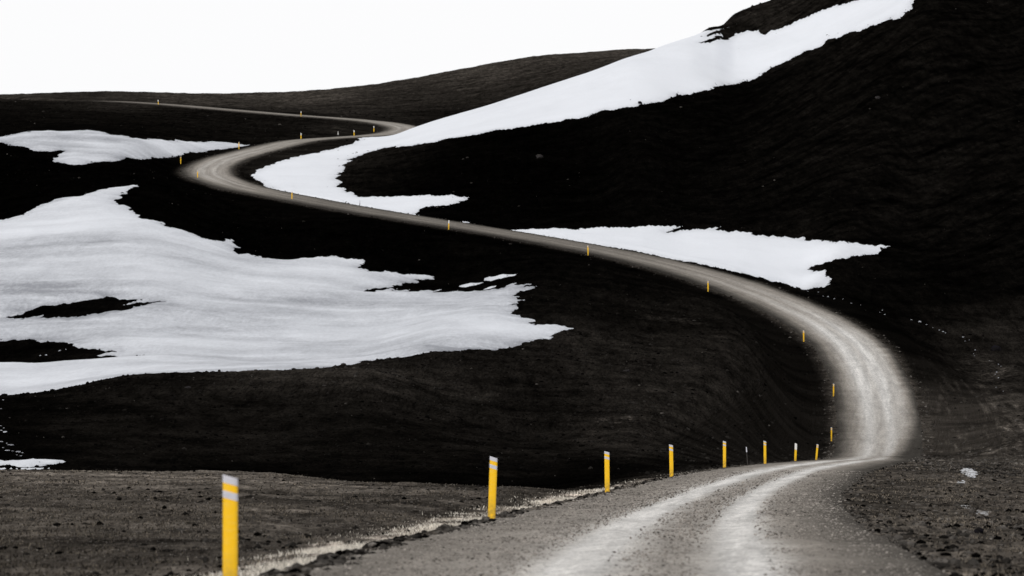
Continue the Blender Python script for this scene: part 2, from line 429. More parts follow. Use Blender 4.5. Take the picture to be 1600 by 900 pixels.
M_GROUND, M_ROAD, M_SNOW = mat_ground(), mat_road(), mat_snow()
def mat_post():
    m, nt = new_mat('yellow_plastic'); g = G(nt)
    pos = g.n('ShaderNodeTexCoord').outputs['Object']
    z = g.n('ShaderNodeSeparateXYZ', ins={0: pos}).outputs[2]
    n = g.noise(pos, 14, 5, .65)
    st = g.n('ShaderNodeMapping', ins={0: pos}); st.inputs['Scale'].default_value = (9, 9, 45)
    sc = g.noise(st.outputs[0], 1.0, 4, .6)
    c = g.mixc(g.mapr(sc, .5, .72, 0, .45), (.97, .56, .004, 1), (.90, .58, .10, 1))       # scuffed, faded plastic
    mud = g.math('MULTIPLY', g.mapr(z, 0.0, .42, 1.0, 0.0), g.mapr(n, .35, .62, 0, 1), clamp=True)
    c = g.mixc(g.math('MULTIPLY', mud, .8), c, (.10, .085, .065, 1))
    g.bsdf(c, .5, None, .3)
    return m
M_YELLOW = mat_post()
M_DIRTY = mat_snow('gritty_snow', (0.13, 0.115, 0.10, 1))
M_BAND = mat_flat('grey_reflective_foil', (0.62, 0.62, 0.68), 0.35, 0.3)
M_WHITE = mat_flat('white_reflective_foil', (0.85, 0.84, 0.80), 0.4, 0.15)
M_STICK = mat_flat('weathered_wood', (0.05, 0.045, 0.04), 0.9, 0.4, 0.1)
M_BOULDER = mat_flat('basalt', (0.012, 0.011, 0.010), 0.9, 0.5, 0.0, 6)
M_PALEROCK = mat_flat('pale_lava_rock', (0.035, 0.032, 0.029), 0.9, 0.5, 0.0, 6)
M_STONE = mat_shade('gravel_stones', (0.002, 0.0018, 0.0016, 1), (0.34, 0.31, 0.28, 1))
M_GRASS = mat_shade('dry_winter_grass', (0.10, 0.085, 0.06, 1), (0.80, 0.745, 0.66, 1))
M_TUFT = mat_shade('low_moss_and_stubble', (0.006, 0.0055, 0.005, 1), (0.21, 0.18, 0.145, 1))

# ------------------------------------------------------------------ build ground and hills
split = int(np.searchsorted(ys, 940))
def land(name, r0, r1):
    V = np.stack([X[r0:r1], Y[r0:r1], H[r0:r1] + EYE], -1).reshape(-1, 3)
    f, s = grid_faces(r1 - r0, NC)
    return tag(mesh_from(name, V, f, s, M_GROUND, True, None, {'tone': tone[r0:r1].ravel(), 'rills': RILLS[r0:r1].ravel(), 'sort': SORT[r0:r1].ravel()}), kind='structure')
land('ground', 0, split + 1)
land('hills', split, NR)

# road ribbon
nA = 37
tt = np.linspace(-1, 1, nA)
idx = np.arange(0, len(C), 1)
Cc, Nn, Hh = C[idx], N[idx], HW[idx] + 0.45
wob = 0.10 * fbm(sR[idx], np.zeros(len(idx)), 3.0, 4, 61); wob2 = 0.10 * fbm(sR[idx], np.zeros(len(idx)), 3.0, 4, 62)
half = np.where(tt[None, :] < 0, (Hh + wob)[:, None], (Hh + wob2)[:, None])
off = tt[None, :] * half
RX = Cc[:, None, 0] + Nn[:, None, 0] * off; RY = Cc[:, None, 1] + Nn[:, None, 1] * off
ab = np.abs(tt)[None, :] + 0 * off
nearmask = (1 - smooth(200, 420, RY))
rut = np.exp(-((off + 0.78) / 0.33) ** 2) + np.exp(-((off - 0.78) / 0.33) ** 2)
RZ = Cc[:, None, 2] + 0.05 * (1 - ab**2) - 0.025 * rut * nearmask - 0.22 * smooth(0.9, 1.0, ab) + 0.02 * fbm(RX, RY, 1.5, 3, 63) - 0.012
# gravel tone: pale packed wheel paths, darker loose gravel outside
s_d = Cc[:, 1][:, None] + 0 * off
mid_t = np.exp(np.interp(s_d, [40, 120, 250, 330, 390, 430, 480, 515, 545, 600, 680, 740, 790, 870, 930, 965, 1000, 1100, 1200],
                 np.log([.34, .34, .34, .35, .42, .48, .60, .56, .36, .20, .18, .38, .40, .28, .29, .36, .28, .22, .16])))
shift = np.interp(s_d, [40, 60, 120, 240, 400, 480, 1400], [0.45, 0.4, 0.25, 0.15, 0.1, 0.1, 0.0])
o2 = off - shift
tracks = np.exp(-((o2 + 0.80) / 0.50) ** 2) + np.exp(-((o2 - 0.75) / 0.42) ** 2)
tr_amp = np.interp(s_d, [40, 250, 340, 430, 500, 600, 1400], [1.35, 1.4, 0.8, 0.4, 0.4, 0.3, 0.2])
e0 = np.interp(s_d, [40, 200, 400, 1400], [0.40, 0.40, 0.25, 0.40])
e0 = np.where((tt[None, :] > 0) & (s_d > 330), np.interp(s_d, [330, 365, 390, 412, 440], [.35, .15, .0, .25, .52]), e0)
e1 = np.where(tt[None, :] > 0, np.interp(s_d, [330, 365, 390, 412, 440], [.95, .75, .55, .75, .95]), .95)
edge = 1 - smooth(e0, e1, np.abs(tt)[None, :] + 0.06 * fbm(RX, RY, 2.5, 4, 64))
e_tone = np.interp(s_d, E_Y, E_T)
e_tone = np.where((tt[None, :] < 0) & (s_d < 260), 0.20, e_tone)
rt = e_tone * (1 - edge) + mid_t * (1 + tr_amp * tracks) * edge * 0.85
f, s = grid_faces(len(idx), nA)
road = mesh_from('road', np.stack([RX, RY, RZ + EYE], -1).reshape(-1, 3), f, s, M_ROAD, True, None,
                 {'tone': rt.ravel(), 'across': (off / 2.9).ravel(), 'along': (sR[idx][:, None] + 0 * off).ravel()})
tag(road, kind='structure')

# ------------------------------------------------------------------ snow
def inside(px, py, loops):
    r = np.zeros(len(px), bool)
    for L in loops:
        x0, y0 = L[:, 0], L[:, 1]; x1, y1 = np.roll(x0, -1), np.roll(y0, -1)
        for a, b, c, d in zip(x0, y0, x1, y1):
            if b == d: continue
            cr = (b > py) != (d > py)
            r ^= cr & (px < (c - a) * (py - b) / (d - b) + a)
    return r


def outline(pts, rough, dmin, frac=None):
    """pts: (u, v) seen on the ground, or (u, None, d) where the rim lies out of sight"""
    W = []
    for p in pts:
        if len(p) == 3: W.append(((p[0] - 800) / F * p[2], p[2]))
        else: W.append(hit(p[0], p[1], dmin))
    W = np.array(W); out = []
    for i in range(len(W)):
        a, b = W[i], W[(i + 1) % len(W)]
        sa = (b - a); L = math.hypot(sa[0], sa[1] * 0.12)
        n = max(1, int(L / (0.22 if frac is None else 0.02))); n = min(n, 40)
        for k in range(n):
            q = a + sa * k / n
            out.append(q)
    out = np.array(out)
    jx = fbm(out[:, 0] * 1.0, out[:, 1] * 0.15, 0.8, 3, 71); jy = fbm(out[:, 0], out[:, 1] * 0.15, 0.6, 3, 72)
    jx = jx + 2.4 * fbm(out[:, 0] * 0.1, out[:, 1], 4.5, 3, 73)
    out[:, 0] += rough * 0.35 * jx; out[:, 1] += rough * 2.2 * jy
    if frac:                                             # small scraps melt into ragged shapes
        out[:, 0] += .16 * fbm(out[:, 0] + out[:, 1], out[:, 1] * .3, frac, 3, 74); out[:, 1] += 2.2 * fbm(out[:, 0], out[:, 1] * .3, frac, 3, 75)
    return out


def snow_patch(name, loops, label, cat='snow patch', group=None, mat=None, depth=0.35, dirt_shade=0.5, cell=0.5, drift=0.25, edge_w=3.0, shade_blobs=()):
    SY = 0.25                                            # the slope is seen along y: triangulate in a squeezed plan
    allp = []; edges = []
    for L in loops:
        b = len(allp)
        allp += [(p[0], p[1] * SY) for p in L]
        edges += [(b + i, b + (i + 1) % len(L)) for i in range(len(L))]
    lo = loops[0].min(0); hi = loops[0].max(0)
    gx = np.arange(lo[0], hi[0], cell); gy = np.arange(lo[1], hi[1], cell / SY * 0.45)
    GX, GY = np.meshgrid(gx, gy); GX = GX + (np.arange(len(gy)) % 2)[:, None] * cell * .5
    GX = GX.ravel() + rng.uniform(-.1, .1, GX.size) * cell; GY = GY.ravel()
    ins = inside(GX, GY, loops)
    allp += list(zip(GX[ins], GY[ins] * SY))
    r = delaunay_2d_cdt([Vector(p) for p in allp], edges, [], 0, 1e-5)
    V2 = np.array([(v.x, v.y / SY) for v in r[0]])
    Fc = np.array([f for f in r[2] if len(f) == 3])
    cen = V2[Fc].mean(1)
    Fc = Fc[inside(cen[:, 0], cen[:, 1], loops)]
    de = np.full(len(V2), 1e9)
    for L in loops:
        a = L; b = np.roll(L, -1, 0)
        for p, q in zip(a, b):
            d = q - p; l2 = d @ d + 1e-9
            t = np.clip(((V2 - p) @ d) / l2, 0, 1)
            dx = V2[:, 0] - p[0] - t * d[0]; dy = (V2[:, 1] - p[1] - t * d[1]) * 0.3
            de = np.minimum(de, np.hypot(dx, dy))
    th = 0.05 + depth * smooth(0, edge_w, de) + drift * smooth(0.5, 5, de) * fbm(V2[:, 0], V2[:, 1] * .5, 9, 3, 81)
    th = np.maximum(th, 0.012 if mat else 0.05)
    if mat: th = np.minimum(th, .02)
    th = np.where(de < 1e-4, -0.08, th)                  # the rim runs into the ground
    rd = sample(ROADD, V2[:, 0], V2[:, 1])
    th = np.where(rd < 0.4, -0.3, th)
    h0 = sample(H, V2[:, 0], V2[:, 1])
    z = np.where(th > 0, np.maximum(h0 - smooth(0.2, 1.5, de) * sample(SMALL, V2[:, 0], V2[:, 1]) + th, h0 + .02), h0 + th)
    for bu, bd, bx, by, bv in shade_blobs:                     # slope shade painted into the snow colour, negative is paler
        shadeb = np.exp(-((V2[:, 0] - (bu - 800) / F * bd) / bx) ** 2 - ((V2[:, 1] - bd) / by) ** 2)
        dirt_shade = dirt_shade + bv * shadeb
    dv = dirt_shade * (0.75 + 0.5 * fbm(V2[:, 0], V2[:, 1] * .4, 12, 3, 82)) + 0.32 * (1 - smooth(0, 1.6, de))
    used = np.unique(Fc); mp = -np.ones(len(V2), int); mp[used] = np.arange(len(used))
    top = np.stack([V2[used, 0], V2[used, 1], z[used] + EYE], 1)
    org = top.mean(0); org[2] = top[:, 2].min()
    o = mesh_from(name, top - org, mp[Fc].ravel(), np.full(len(Fc), 3), mat or M_SNOW, True, None, {'dirt_shade': dv[used]})
    o.location = org
    me = o.data                                          # make all faces look up
    if np.mean([p.normal.z for p in list(me.polygons)[:200]]) < 0: me.flip_normals()
    tag(o, label, cat, group)
    return o


def Q(ox, oy, sc, s):
    out = []
    for p in s.split():
        a, b = p.split(','); out.append((ox + float(a) / sc, oy + float(b) / sc))
    return out

GRP = 'snow patches left on the dark slopes'
# 1 far left patch
L = [(-60, 216), (-60, 214)] + Q(0, 100, 4, '0,455 100,435 200,420 300,415 390,422 490,415 560,412 610,420 660,430 700,443 800,452 810,465 920,470 990,468 1030,478 1130,480 1250,485 1340,485 1420,490 1480,497 1560,508 1490,520 1360,535 1250,552 1150,565 1060,582 960,595 880,600 740,603 620,612 540,622 465,632 400,622 310,610 340,585 410,545 380,540 300,550 220,545 150,520 60,508 0,490')
snow_patch('snow_patch', [outline(L, 0.8, 600)], 'narrow greyish snow patch on the far left slope below the upper road', group=GRP, dirt_shade=1.0, depth=0.3, drift=0.2)
# 2 main snowfield, left
L = [(-90, None, 312), (-90, None, 585)]
L += Q(0, 280, 4, '0,258 100,235 180,205 240,175 270,155 375,118 440,115 530,95 640,65 740,47 850,33 790,75 745,100 740,130 770,165 830,180 850,195 872,212 848,245 930,250 1000,265 1040,298 1110,308 1150,325 1220,350 1260,370 1340,385 1475,382 1492,412 1450,445 1475,460 1560,470')
L += Q(350, 300, 4, '225,400 240,415 370,422 430,420 520,412 600,400 720,408 830,418 900,437 830,475 880,480 885,492 1000,497 1060,505 1180,515 1240,520 1315,535 1180,565 1110,578 1020,595 940,605 835,625 930,628 1030,607 1090,600 1040,617 1100,615 1180,607 1090,637 1150,632 1230,620 1340,610 1285,637 1370,632 1420,622 1500,618')
L += Q(700, 300, 4, '0,620 110,622 200,617 300,608 350,600 370,590 420,570 470,565 430,583 500,575 545,572 500,590 595,583 540,605 470,620 420,642 465,650 440,668 505,665 430,690 420,710 385,722 410,735 430,775 470,790 540,810 560,825 690,835 780,855 735,885 690,900')
L += [(830, 535), (750, 546), (650, 556), (600, 561), (560, 566), (540, None, 362), (480, None, 347), (400, None, 345), (200, None, 334), (60, None, 318), (0, None, 310)]
H1 = Q(0, 280, 4, '60,865 180,825 240,800 400,778 560,762 630,745 680,735 720,750 800,755 870,757 800,775 740,795 690,805 900,780 960,768 1030,767 900,790 800,810 680,830 560,850 480,855 400,862 300,872 260,870 290,850 200,865 100,870')
H2 = [(-50, 537)] + Q(0, 500, 3.6, '0,125 100,115 180,110 190,125 320,127 420,138 410,155 480,165 560,172 640,177 560,188 500,200 640,207 780,203 680,220 540,233 480,228 400,232 300,240 150,245 0,247') + [(-50, 570)]
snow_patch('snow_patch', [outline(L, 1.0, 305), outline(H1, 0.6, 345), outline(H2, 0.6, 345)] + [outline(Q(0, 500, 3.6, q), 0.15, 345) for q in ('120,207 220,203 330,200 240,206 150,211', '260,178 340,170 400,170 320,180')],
           'largest snow patch, wide greyish snowfield covering the left slope below the road', group=GRP, dirt_shade=1.0, depth=0.4, drift=0.22, cell=0.45,
           shade_blobs=((40, 505, 11, 55, .55), (520, 500, 7, 14, .35), (180, 585, 12, 40, -.5), (480, 545, 9, 20, -.35), (700, 395, 6, 18, .3)))  # the left slope's shade is put into this grey level and blobs
# slivers between its tongues on the right
for pts, lab in (('72,590 120,575 215,568 150,588 90,595', 'small flat snow sliver in the dark gap right of the large snowfield'),
                 ('215,555 260,530 330,520 432,517 350,538 260,560', 'longest thin snow sliver above the right tongue of the large snowfield'),
                 ('225,612 270,590 315,585 270,605', 'tiny snow sliver touching the upper right edge of the large snowfield'),
                 ('60,187 90,184 128,188 125,194 80,193', 'tiny snow sliver on the uphill edge of the road beside a white topped post')):
    snow_patch('snow_patch', [outline(Q(700, 300, 4, pts), 0.4, 400)], lab, group=GRP, dirt_shade=0.4, depth=0.12, drift=0.0, cell=0.25, edge_w=0.8)
# 3 low left
snow_patch('snow_patch', [outline([(-40, 722)] + Q(0, 675, 4, '0,182 100,178 180,172 290,178 405,187 340,200 240,218 100,222 0,210') + [(-40, 728)], 0.5, 200)],
           'small snow patch in the hollow at the far left behind the gravel plain', group=GRP, dirt_shade=0.35, depth=0.12, drift=0.0, cell=0.25, edge_w=1.0)
snow_patch('snow_patch', [outline(Q(0, 675, 4, '-40,229 50,231 200,228 345,232 200,236 -40,237'), 0.1, 200)],
           'thin strip of snow at the far left right behind the edge of the gravel plain', group=GRP, dirt_shade=0.2, depth=0.05, drift=0.0, cell=0.25, edge_w=0.6)
# 4 band on the right ridge, down to the hollow
L = Q(1050, 0, 4, '1520,-30 1520,0 1505,55 1470,85 1430,115 1350,130 1260,155 1190,190 1110,205 1040,235 985,245 940,290 840,320 740,375 630,425 530,490 440,510 340,535 265,557 250,552 150,580 0,608')
L += Q(700, 0, 4, '1330,640 1215,650 1180,665 1050,685 950,695 915,712 880,735 770,745 620,770 480,795 330,812 200,840')
L += Q(350, 100, 4, '1400,465 1320,490 1200,507 1080,520 1000,525 920,545 850,575 760,602 810,600 750,628 770,660 710,692 745,695 705,720 740,735 708,768 770,775 765,800 810,808 845,833 1000,830 1100,828 1300,820 1460,818 1480,828 1535,837 1470,868 1390,885')
L += Q(350, 300, 4, '1225,108 1235,120 1200,147 1100,130 900,105 700,80 520,50 430,30 340,5')
L += Q(350, 100, 4, '260,770 210,725 175,695 215,660 300,625 400,592 500,568 600,552 700,527 800,500')
L += [(565, None, 884), (590, None, 892), (632, None, 896), (700, None, 897), (850, None, 897), (1000, None, 900), (1075, None, 915)]
L += [(1112, 47)] + Q(1050, 0, 4, '410,152 340,180 310,190 220,217 225,226 310,207 315,222 250,242 165,267 230,258 300,238 400,211 470,196 555,182 560,202 580,212 640,187 700,166 740,150 800,120 870,90 940,55 1040,28 1150,5 1180,-20')
snow_patch('snow_patch', [outline(L, 0.7, 560)], 'long white snow band running down the right ridge into the hollow inside the road bend', group=GRP, dirt_shade=0.2, depth=0.18, drift=0.12, cell=0.55)
# 5 behind the straight
L = Q(700, 300, 4, '385,238 500,233 640,225 740,233 850,230 980,220 1100,218 1270,210 1410,208 1420,218 1475,217 1440,232 1370,255 1460,245')
L += Q(1050, 320, 4, '0,170 100,160 200,155 305,137 285,160 400,163 490,170 515,182 495,192 600,197 700,200 825,207 830,220 900,225 1000,232 1150,240 1250,247 1365,257 1320,278 1310,295 1220,328 1130,340 1000,355 920,370 870,395 900,408 950,415 975,440 995,480 990,505 940,525 870,532 800,520 740,505 690,490 560,458 440,430 330,405 220,380 120,362 0,343')
L += Q(700, 300, 4, '1200,378 1000,345 850,325 700,303 550,275 450,250')
snow_patch('snow_patch', [outline(L, 0.7, 560)], 'white wedge shaped snow patch directly behind the middle stretch of road', group=GRP, dirt_shade=0.18, depth=0.3, drift=0.25, cell=0.45)
# little ones on the near right verge
for pts, lab in (('805,235 840,228 880,232 905,262 880,290 850,275 825,255', 'small patch of dirty snow on the right verge, highest of the verge snow'),
                 ('780,312 800,305 825,320 800,325', 'tiny dab of snow on the right verge below another snow scrap'),
                 ('805,460 840,462 880,480 935,490 975,515 950,524 900,512 850,495', 'brightest elongated snow scrap on the brown right verge')):
    snow_patch('snow_patch', [outline(Q(1300, 675, 4, pts), 0.05, 60, .11)], lab, group=GRP, mat=M_DIRTY, dirt_shade=1.0, depth=0.04, drift=0.0, cell=0.12, edge_w=0.4)

# ------------------------------------------------------------------ rocks
def ico(sub):
    import bmesh
    bm = bmesh.new(); bmesh.ops.create_icosphere(bm, subdivisions=sub, radius=1)
    V = np.array([v.co[:] for v in bm.verts]); Fc = np.array([[v.index for v in f.verts] for f in bm.faces]); bm.free()
    return V, Fc
IV1, IF1 = ico(1)
IV3, IF3 = ico(3)


def rock(name, x, y, r, mat, label, cat, group=None, sq=(1, 1, .8), seed=0, sink=.25):
    V = IV3.copy()
    n = fbm(V[:, 0] + seed * 3.1 + V[:, 2] * .7, V[:, 1] - V[:, 2] * .9, 0.9, 4, seed + 100)
    V *= (1 + 0.55 * n)[:, None]
    V = V * np.array(sq) * r
    o = mesh_from(name, V, IF3.ravel(), np.full(len(IF3), 3), mat, False, None, {'dirt_shade': np.full(len(V), 1.4)})
    o.location = (x, y, gz(x, y) + EYE + r * sq[2] * (1 - 2 * sink)); o.rotation_euler = (0, 0, seed * 1.7)
    return tag(o, label, cat, group)

BG = 'boulders lying on the slopes'
for k, (u, v, px, dm, mt, lab, sq) in enumerate([
        (1000, 163, 3.2, 600, M_BOULDER, 'black boulder standing out on the lower edge of the snow band', (1, 1, 1)),
        (843, 247, 4.0, 600, M_PALEROCK, 'grey boulder alone on the black hillside above the road', (1.3, 1, .8)),
        (1372, 154, 3.6, 600, M_PALEROCK, 'grey boulder high on the black hillside at the right', (1.1, 1, .9)),
        (1557, 548, 7.0, 380, M_BOULDER, 'rounded dark boulder beside the snow specks at the right edge', (1.2, 1, .9)),
        (394, 408, 2.2, 350, M_BOULDER, 'small black stone lying on the upper rim of the large snowfield', (1, 1, .8)),
        (979, 581, 4.5, 300, M_PALEROCK, 'flat grey stone on the dark slope left of the road bend', (1.6, 1, .5)),
        (294, 607, 4.0, 250, M_PALEROCK, 'pale flat stone on the dark knoll under the large snowfield', (1.7, 1, .5)),
        (1529, 833, 7.0, 55, M_BOULDER, 'dark stone in the dry grass of the near right verge', (1.1, 1, .8))]):
    x, y = hit(u, v, dm)
    rock('boulder', x, y, px * y / F, mt, lab, 'boulder', BG, sq, k + 1)

SP = Q(1200, 440, 4, '250,58 315,65 345,90 375,92 415,105 470,107 520,132 580,143 700,190 715,178 730,203 895,240 950,250 990,268 1030,288 1070,303 1095,312 1110,320 1220,345 1232,370 1258,362 1295,425 1285,452 1290,462 1385,492 1440,515 1455,528 1430,565 1420,582 1440,600 1425,660 1470,685')
for k, (u, v) in enumerate(SP):
    x, y = hit(u, v + 1, 380)
    r = (0.55 + 1.0 * random.random() ** 3) * y / F
    rock('snow_clump', x, y, r, M_SNOW, 'tiny white snow clump in the dark ditch right of the road bend', 'snow clump', 'snow clumps strung along the ditch', (random.uniform(1.1, 2.2), 1.2, random.uniform(.5, .9)), k + 20, .3)

for k, (u, v) in enumerate(Q(0, 500, 3.6, '4,600 22,612 8,625 30,632 6,690 40,695 62,708 18,722 44,735 72,742 105,745 128,748 96,762 118,768 8,503 14,452')):
    x, y = hit(u, v, 225)
    r = (1.0 + 1.6 * random.random() ** 2) * y / F
    rock('snow_clump', x, y, r, M_SNOW, 'white snow scrap at the far left foot of the dark knoll', 'snow clump', 'snow scraps at the foot of the knoll', (random.uniform(1.2, 2.6), 1.2, .5), k + 70, .3)


def stones(name, xs, yy, rs, shade, label_kind='stuff', sink=0.3, zs=None):
    n = len(xs)
    V = IV1[None] * (1 + 0.5 * (rng.random((n, len(IV1), 1)) - .5))
    V = V * np.stack([rng.uniform(.8, 1.4, n), rng.uniform(.8, 1.4, n), rng.uniform(.5, .9, n)], 1)[:, None, :] * rs[:, None, None]
    z = (sample(H, xs, yy) if zs is None else zs) + EYE + rs * (0.55 - sink)
    V = V + np.stack([xs, yy, z], 1)[:, None, :]
    Fc = (IF1[None] + (np.arange(n) * len(IV1))[:, None, None]).reshape(-1)
    o = mesh_from(name, V.reshape(-1, 3), Fc, np.full(n * len(IF1), 3), M_STONE, False, None, {'shade': np.repeat(shade, len(IV1))})
    return tag(o, kind='stuff')


# loose gravel on the near road and its windrow
def along_road(n, y0, y1, tfun):
    k = np.nonzero((C[:, 1] > y0) & (C[:, 1] < y1))[0]
    k = k[rng.integers(0, len(k), n)]
    t = tfun(n)
    return C[k, 0] + N[k, 0] * t, C[k, 1] + N[k, 1] * t + rng.uniform(-.3, .3, n), C[k, 2], t, HW[k]

n = 42000
k = np.nonzero((C[:, 1] > 44) & (C[:, 1] < 200))[0]
wgt = 1 / C[k, 1] ** 1.3; k = rng.choice(k, n, p=wgt / wgt.sum())
t = rng.uniform(-2.8, 2.75, n) + rng.normal(0, .15, n)
tr_ = np.exp(-((t - .3 + .75) / .36) ** 2) + np.exp(-((t - .3 - .75) / .36) ** 2)
keep = rng.random(n) > tr_ * 1.6
k, t = k[keep], t[keep]
xs = C[k, 0] + N[k, 0] * t; yy = C[k, 1] + N[k, 1] * t + rng.uniform(-.3, .3, len(k))
rs = (0.006 + 0.014 * rng.random(len(k)) ** 5) * np.clip(C[k, 1] / 80, .8, 1.5)
zs = C[k, 2] + 0.05 * (1 - (t / 3.2) ** 2) - 0.012
o = stones('loose_gravel', xs, yy, rs, np.clip(rng.normal(.66, .26, len(k)), .22, 1.3), zs=zs)
o['label'] = 'loose pale and dark gravel scattered over the near road'
# stones graded to the edges of the road farther off
n = 6000
k = np.nonzero((C[:, 1] > 330) & (C[:, 1] < 1000))[0]
k = rng.choice(k, n)
sg = rng.choice([-1, 1], n)
t = sg * (HW[k] - .1 + np.abs(rng.normal(0, .6, n)))
xs = C[k, 0] + N[k, 0] * t; yy = C[k, 1] + N[k, 1] * t + rng.uniform(-.3, .3, n)
rs = 0.02 + 0.10 * rng.random(n) ** 5
o = stones('edge_stones', xs, yy, rs, np.clip(rng.normal(.10, .07, n) * np.interp(yy, [330, 450, 600], [2.2, 2, .8]), 0.01, 1))
o['label'] = 'stones pushed to both edges of the far road by grading'
# windrow
n = 2600
k = np.nonzero((C[:, 1] > 44) & (C[:, 1] < 230))[0]
wgt = 1 / C[k, 1] ** 1.2; k = rng.choice(k, n, p=wgt / wgt.sum())
t = -(HW[k] + rng.normal(.12, .22, n))
xs = C[k, 0] + N[k, 0] * t; yy = C[k, 1] + N[k, 1] * t + rng.uniform(-.3, .3, n)
rs = 0.014 + 0.05 * rng.random(n) ** 2.6
o = stones('windrow_stones', xs, yy, rs, np.clip(rng.normal(.10, .12, n), 0, 1))
o['label'] = 'dark clods and stones heaped along the left edge of the near road'
# fine gravel, then dark clods for the shaded pits of the plain
n = 40000
yy = 50 * (175 / 50) ** rng.random(n); uu = rng.uniform(-150, 1050, n)
xs = (uu - 800) / F * yy
ok = (sample(ROADD, xs, yy) > .6)
xs, yy = xs[ok], yy[ok]
o = stones('plain_gravel', xs, yy, (0.005 + 0.009 * rng.random(len(xs)) ** 3) * np.clip(yy / 80, .8, 1.6), np.clip(rng.normal(.24, .15, len(xs)), 0, 1), sink=.3)
o['label'] = 'fine gravel grains covering the brown plain at the left'
n = 2600
yy = 50 * (170 / 50) ** rng.random(n); uu = rng.uniform(-150, 1000, n)
xs = (uu - 800) / F * yy
ok = (sample(ROADD, xs, yy) > .9) & (fbm(xs, yy * .4, 2.5, 2, 97) > -.1)
xs, yy = xs[ok], yy[ok]
o = stones('plain_shade_clods', xs, yy, 0.012 + 0.05 * rng.random(len(xs)) ** 3, np.clip(rng.normal(.03, .06, len(xs)), 0, 1), sink=.35)  # near-black clods take the place of shadows behind the hummocks
o['label'] = 'small dark clods standing in for shaded pits on the brown gravel plain at the left'
# right verge clods
n = 9000
yy = 50 * (300 / 50) ** rng.random(n)
kc = np.searchsorted(C[:, 1], yy)
t = HW[np.clip(kc, 0, len(C) - 1)] + 0.1 + 5.5 * rng.random(n) ** 1.3
kc = np.clip(kc, 0, len(C) - 1)
xs = C[kc, 0] + N[kc, 0] * t; yq = yy + N[kc, 1] * t
rs = 0.012 + 0.05 * rng.random(n) ** 4
o = stones('verge_stones', xs, yq, rs, np.clip(rng.normal(.10, .13, n), 0, 1), sink=.35)
o['label'] = 'dark clods and pebbles on the near right verge'
# stones on the slopes beyond
n = 70000
yy = 225 * (1150 / 225) ** rng.random(n); uu = rng.uniform(-80, 1680, n)
xs = (uu - 800) / F * yy
ok = sample(ROADD, xs, yy) > .8
xs, yy = xs[ok], yy[ok]
rs = (0.03 + 0.10 * rng.random(len(xs)) ** 9) * (0.6 + yy / 800)
o = stones('slope_stones', xs, yy, rs, np.clip(sample(tone, xs, yy) * 3 * rng.uniform(.2, 1.9, len(xs)) - .01 + rng.random(len(xs)) ** 150 * .3, 0, 1), sink=.4)
o['label'] = 'scattered stones on the black sand slopes'


# ------------------------------------------------------------------ grass
def blades(name, xs, yy, hs, ws, shade, mat, lean=.5, zs=None):
    n = len(xs)
    z = (sample(H, xs, yy) if zs is None else zs) + EYE - .01
    az = rng.uniform(0, 2 * math.pi, n); yaw = rng.uniform(-.6, .6, n)
    lx = np.cos(az) * hs * lean * rng.random(n); ly = np.sin(az) * hs * lean * rng.random(n)
    wx = np.cos(yaw) * ws / 2; wy = np.sin(yaw) * ws / 2
    V = np.zeros((n, 5, 3))
    V[:, 0] = np.stack([xs - wx, yy - wy, z], 1); V[:, 1] = np.stack([xs + wx, yy + wy, z], 1)
    V[:, 2] = np.stack([xs + wx * .75 + lx * .4, yy + wy * .75 + ly * .4, z + hs * .6], 1)
    V[:, 3] = np.stack([xs - wx * .75 + lx * .4, yy - wy * .75 + ly * .4, z + hs * .6], 1)
    V[:, 4] = np.stack([xs + lx, yy + ly, z + hs], 1)
    b = (np.arange(n) * 5)[:, None]
    fl = np.concatenate([b + [0, 1, 2, 3], b + [3, 2, 4]], 1).reshape(-1)
    sz = np.tile([4, 3], n)
    o = mesh_from(name, V.reshape(-1, 3), fl, sz, mat, False, None, {'shade': np.repeat(shade, 5)})
    return tag(o, kind='stuff')

# bleached strip beside the left windrow
n = 60000
k = np.nonzero((C[:, 1] > 42) & (C[:, 1] < 250))[0]
wgt = 1 / C[k, 1] ** 1.1; k = rng.choice(k, n, p=wgt / wgt.sum())
t = -(HW[k] + 0.38 + np.abs(rng.normal(0, .48, n)))
dens = fbm(C[k, 1], t * 2, 5.0, 3, 91) + 0.35
keep = rng.random(n) < np.clip(dens * 1.6, 0.05, 1) * np.interp(C[k, 1], [40, 70, 100, 150, 180, 240], [1, 1, .9, .8, .45, .12])
k, t = k[keep], t[keep]
xs = C[k, 0] + N[k, 0] * t; yy = C[k, 1] + N[k, 1] * t + rng.uniform(-.3, .3, len(k))
gc = np.clip(.9 + 1.3 * fbm(xs, yy * .4, .9, 3, 99), .35, 1.9)
o = blades('roadside_grass', xs, yy, rng.uniform(.015, .06, len(k)) * gc, rng.uniform(.004, .011, len(k)) * np.clip(yy / 70, 1, 2.2),
           np.clip(rng.normal(.66, .3, len(k)) * gc ** .4, 0, 1.1), M_GRASS, .9)
o['label'] = 'bleached dry grass strip along the left edge of the near road'
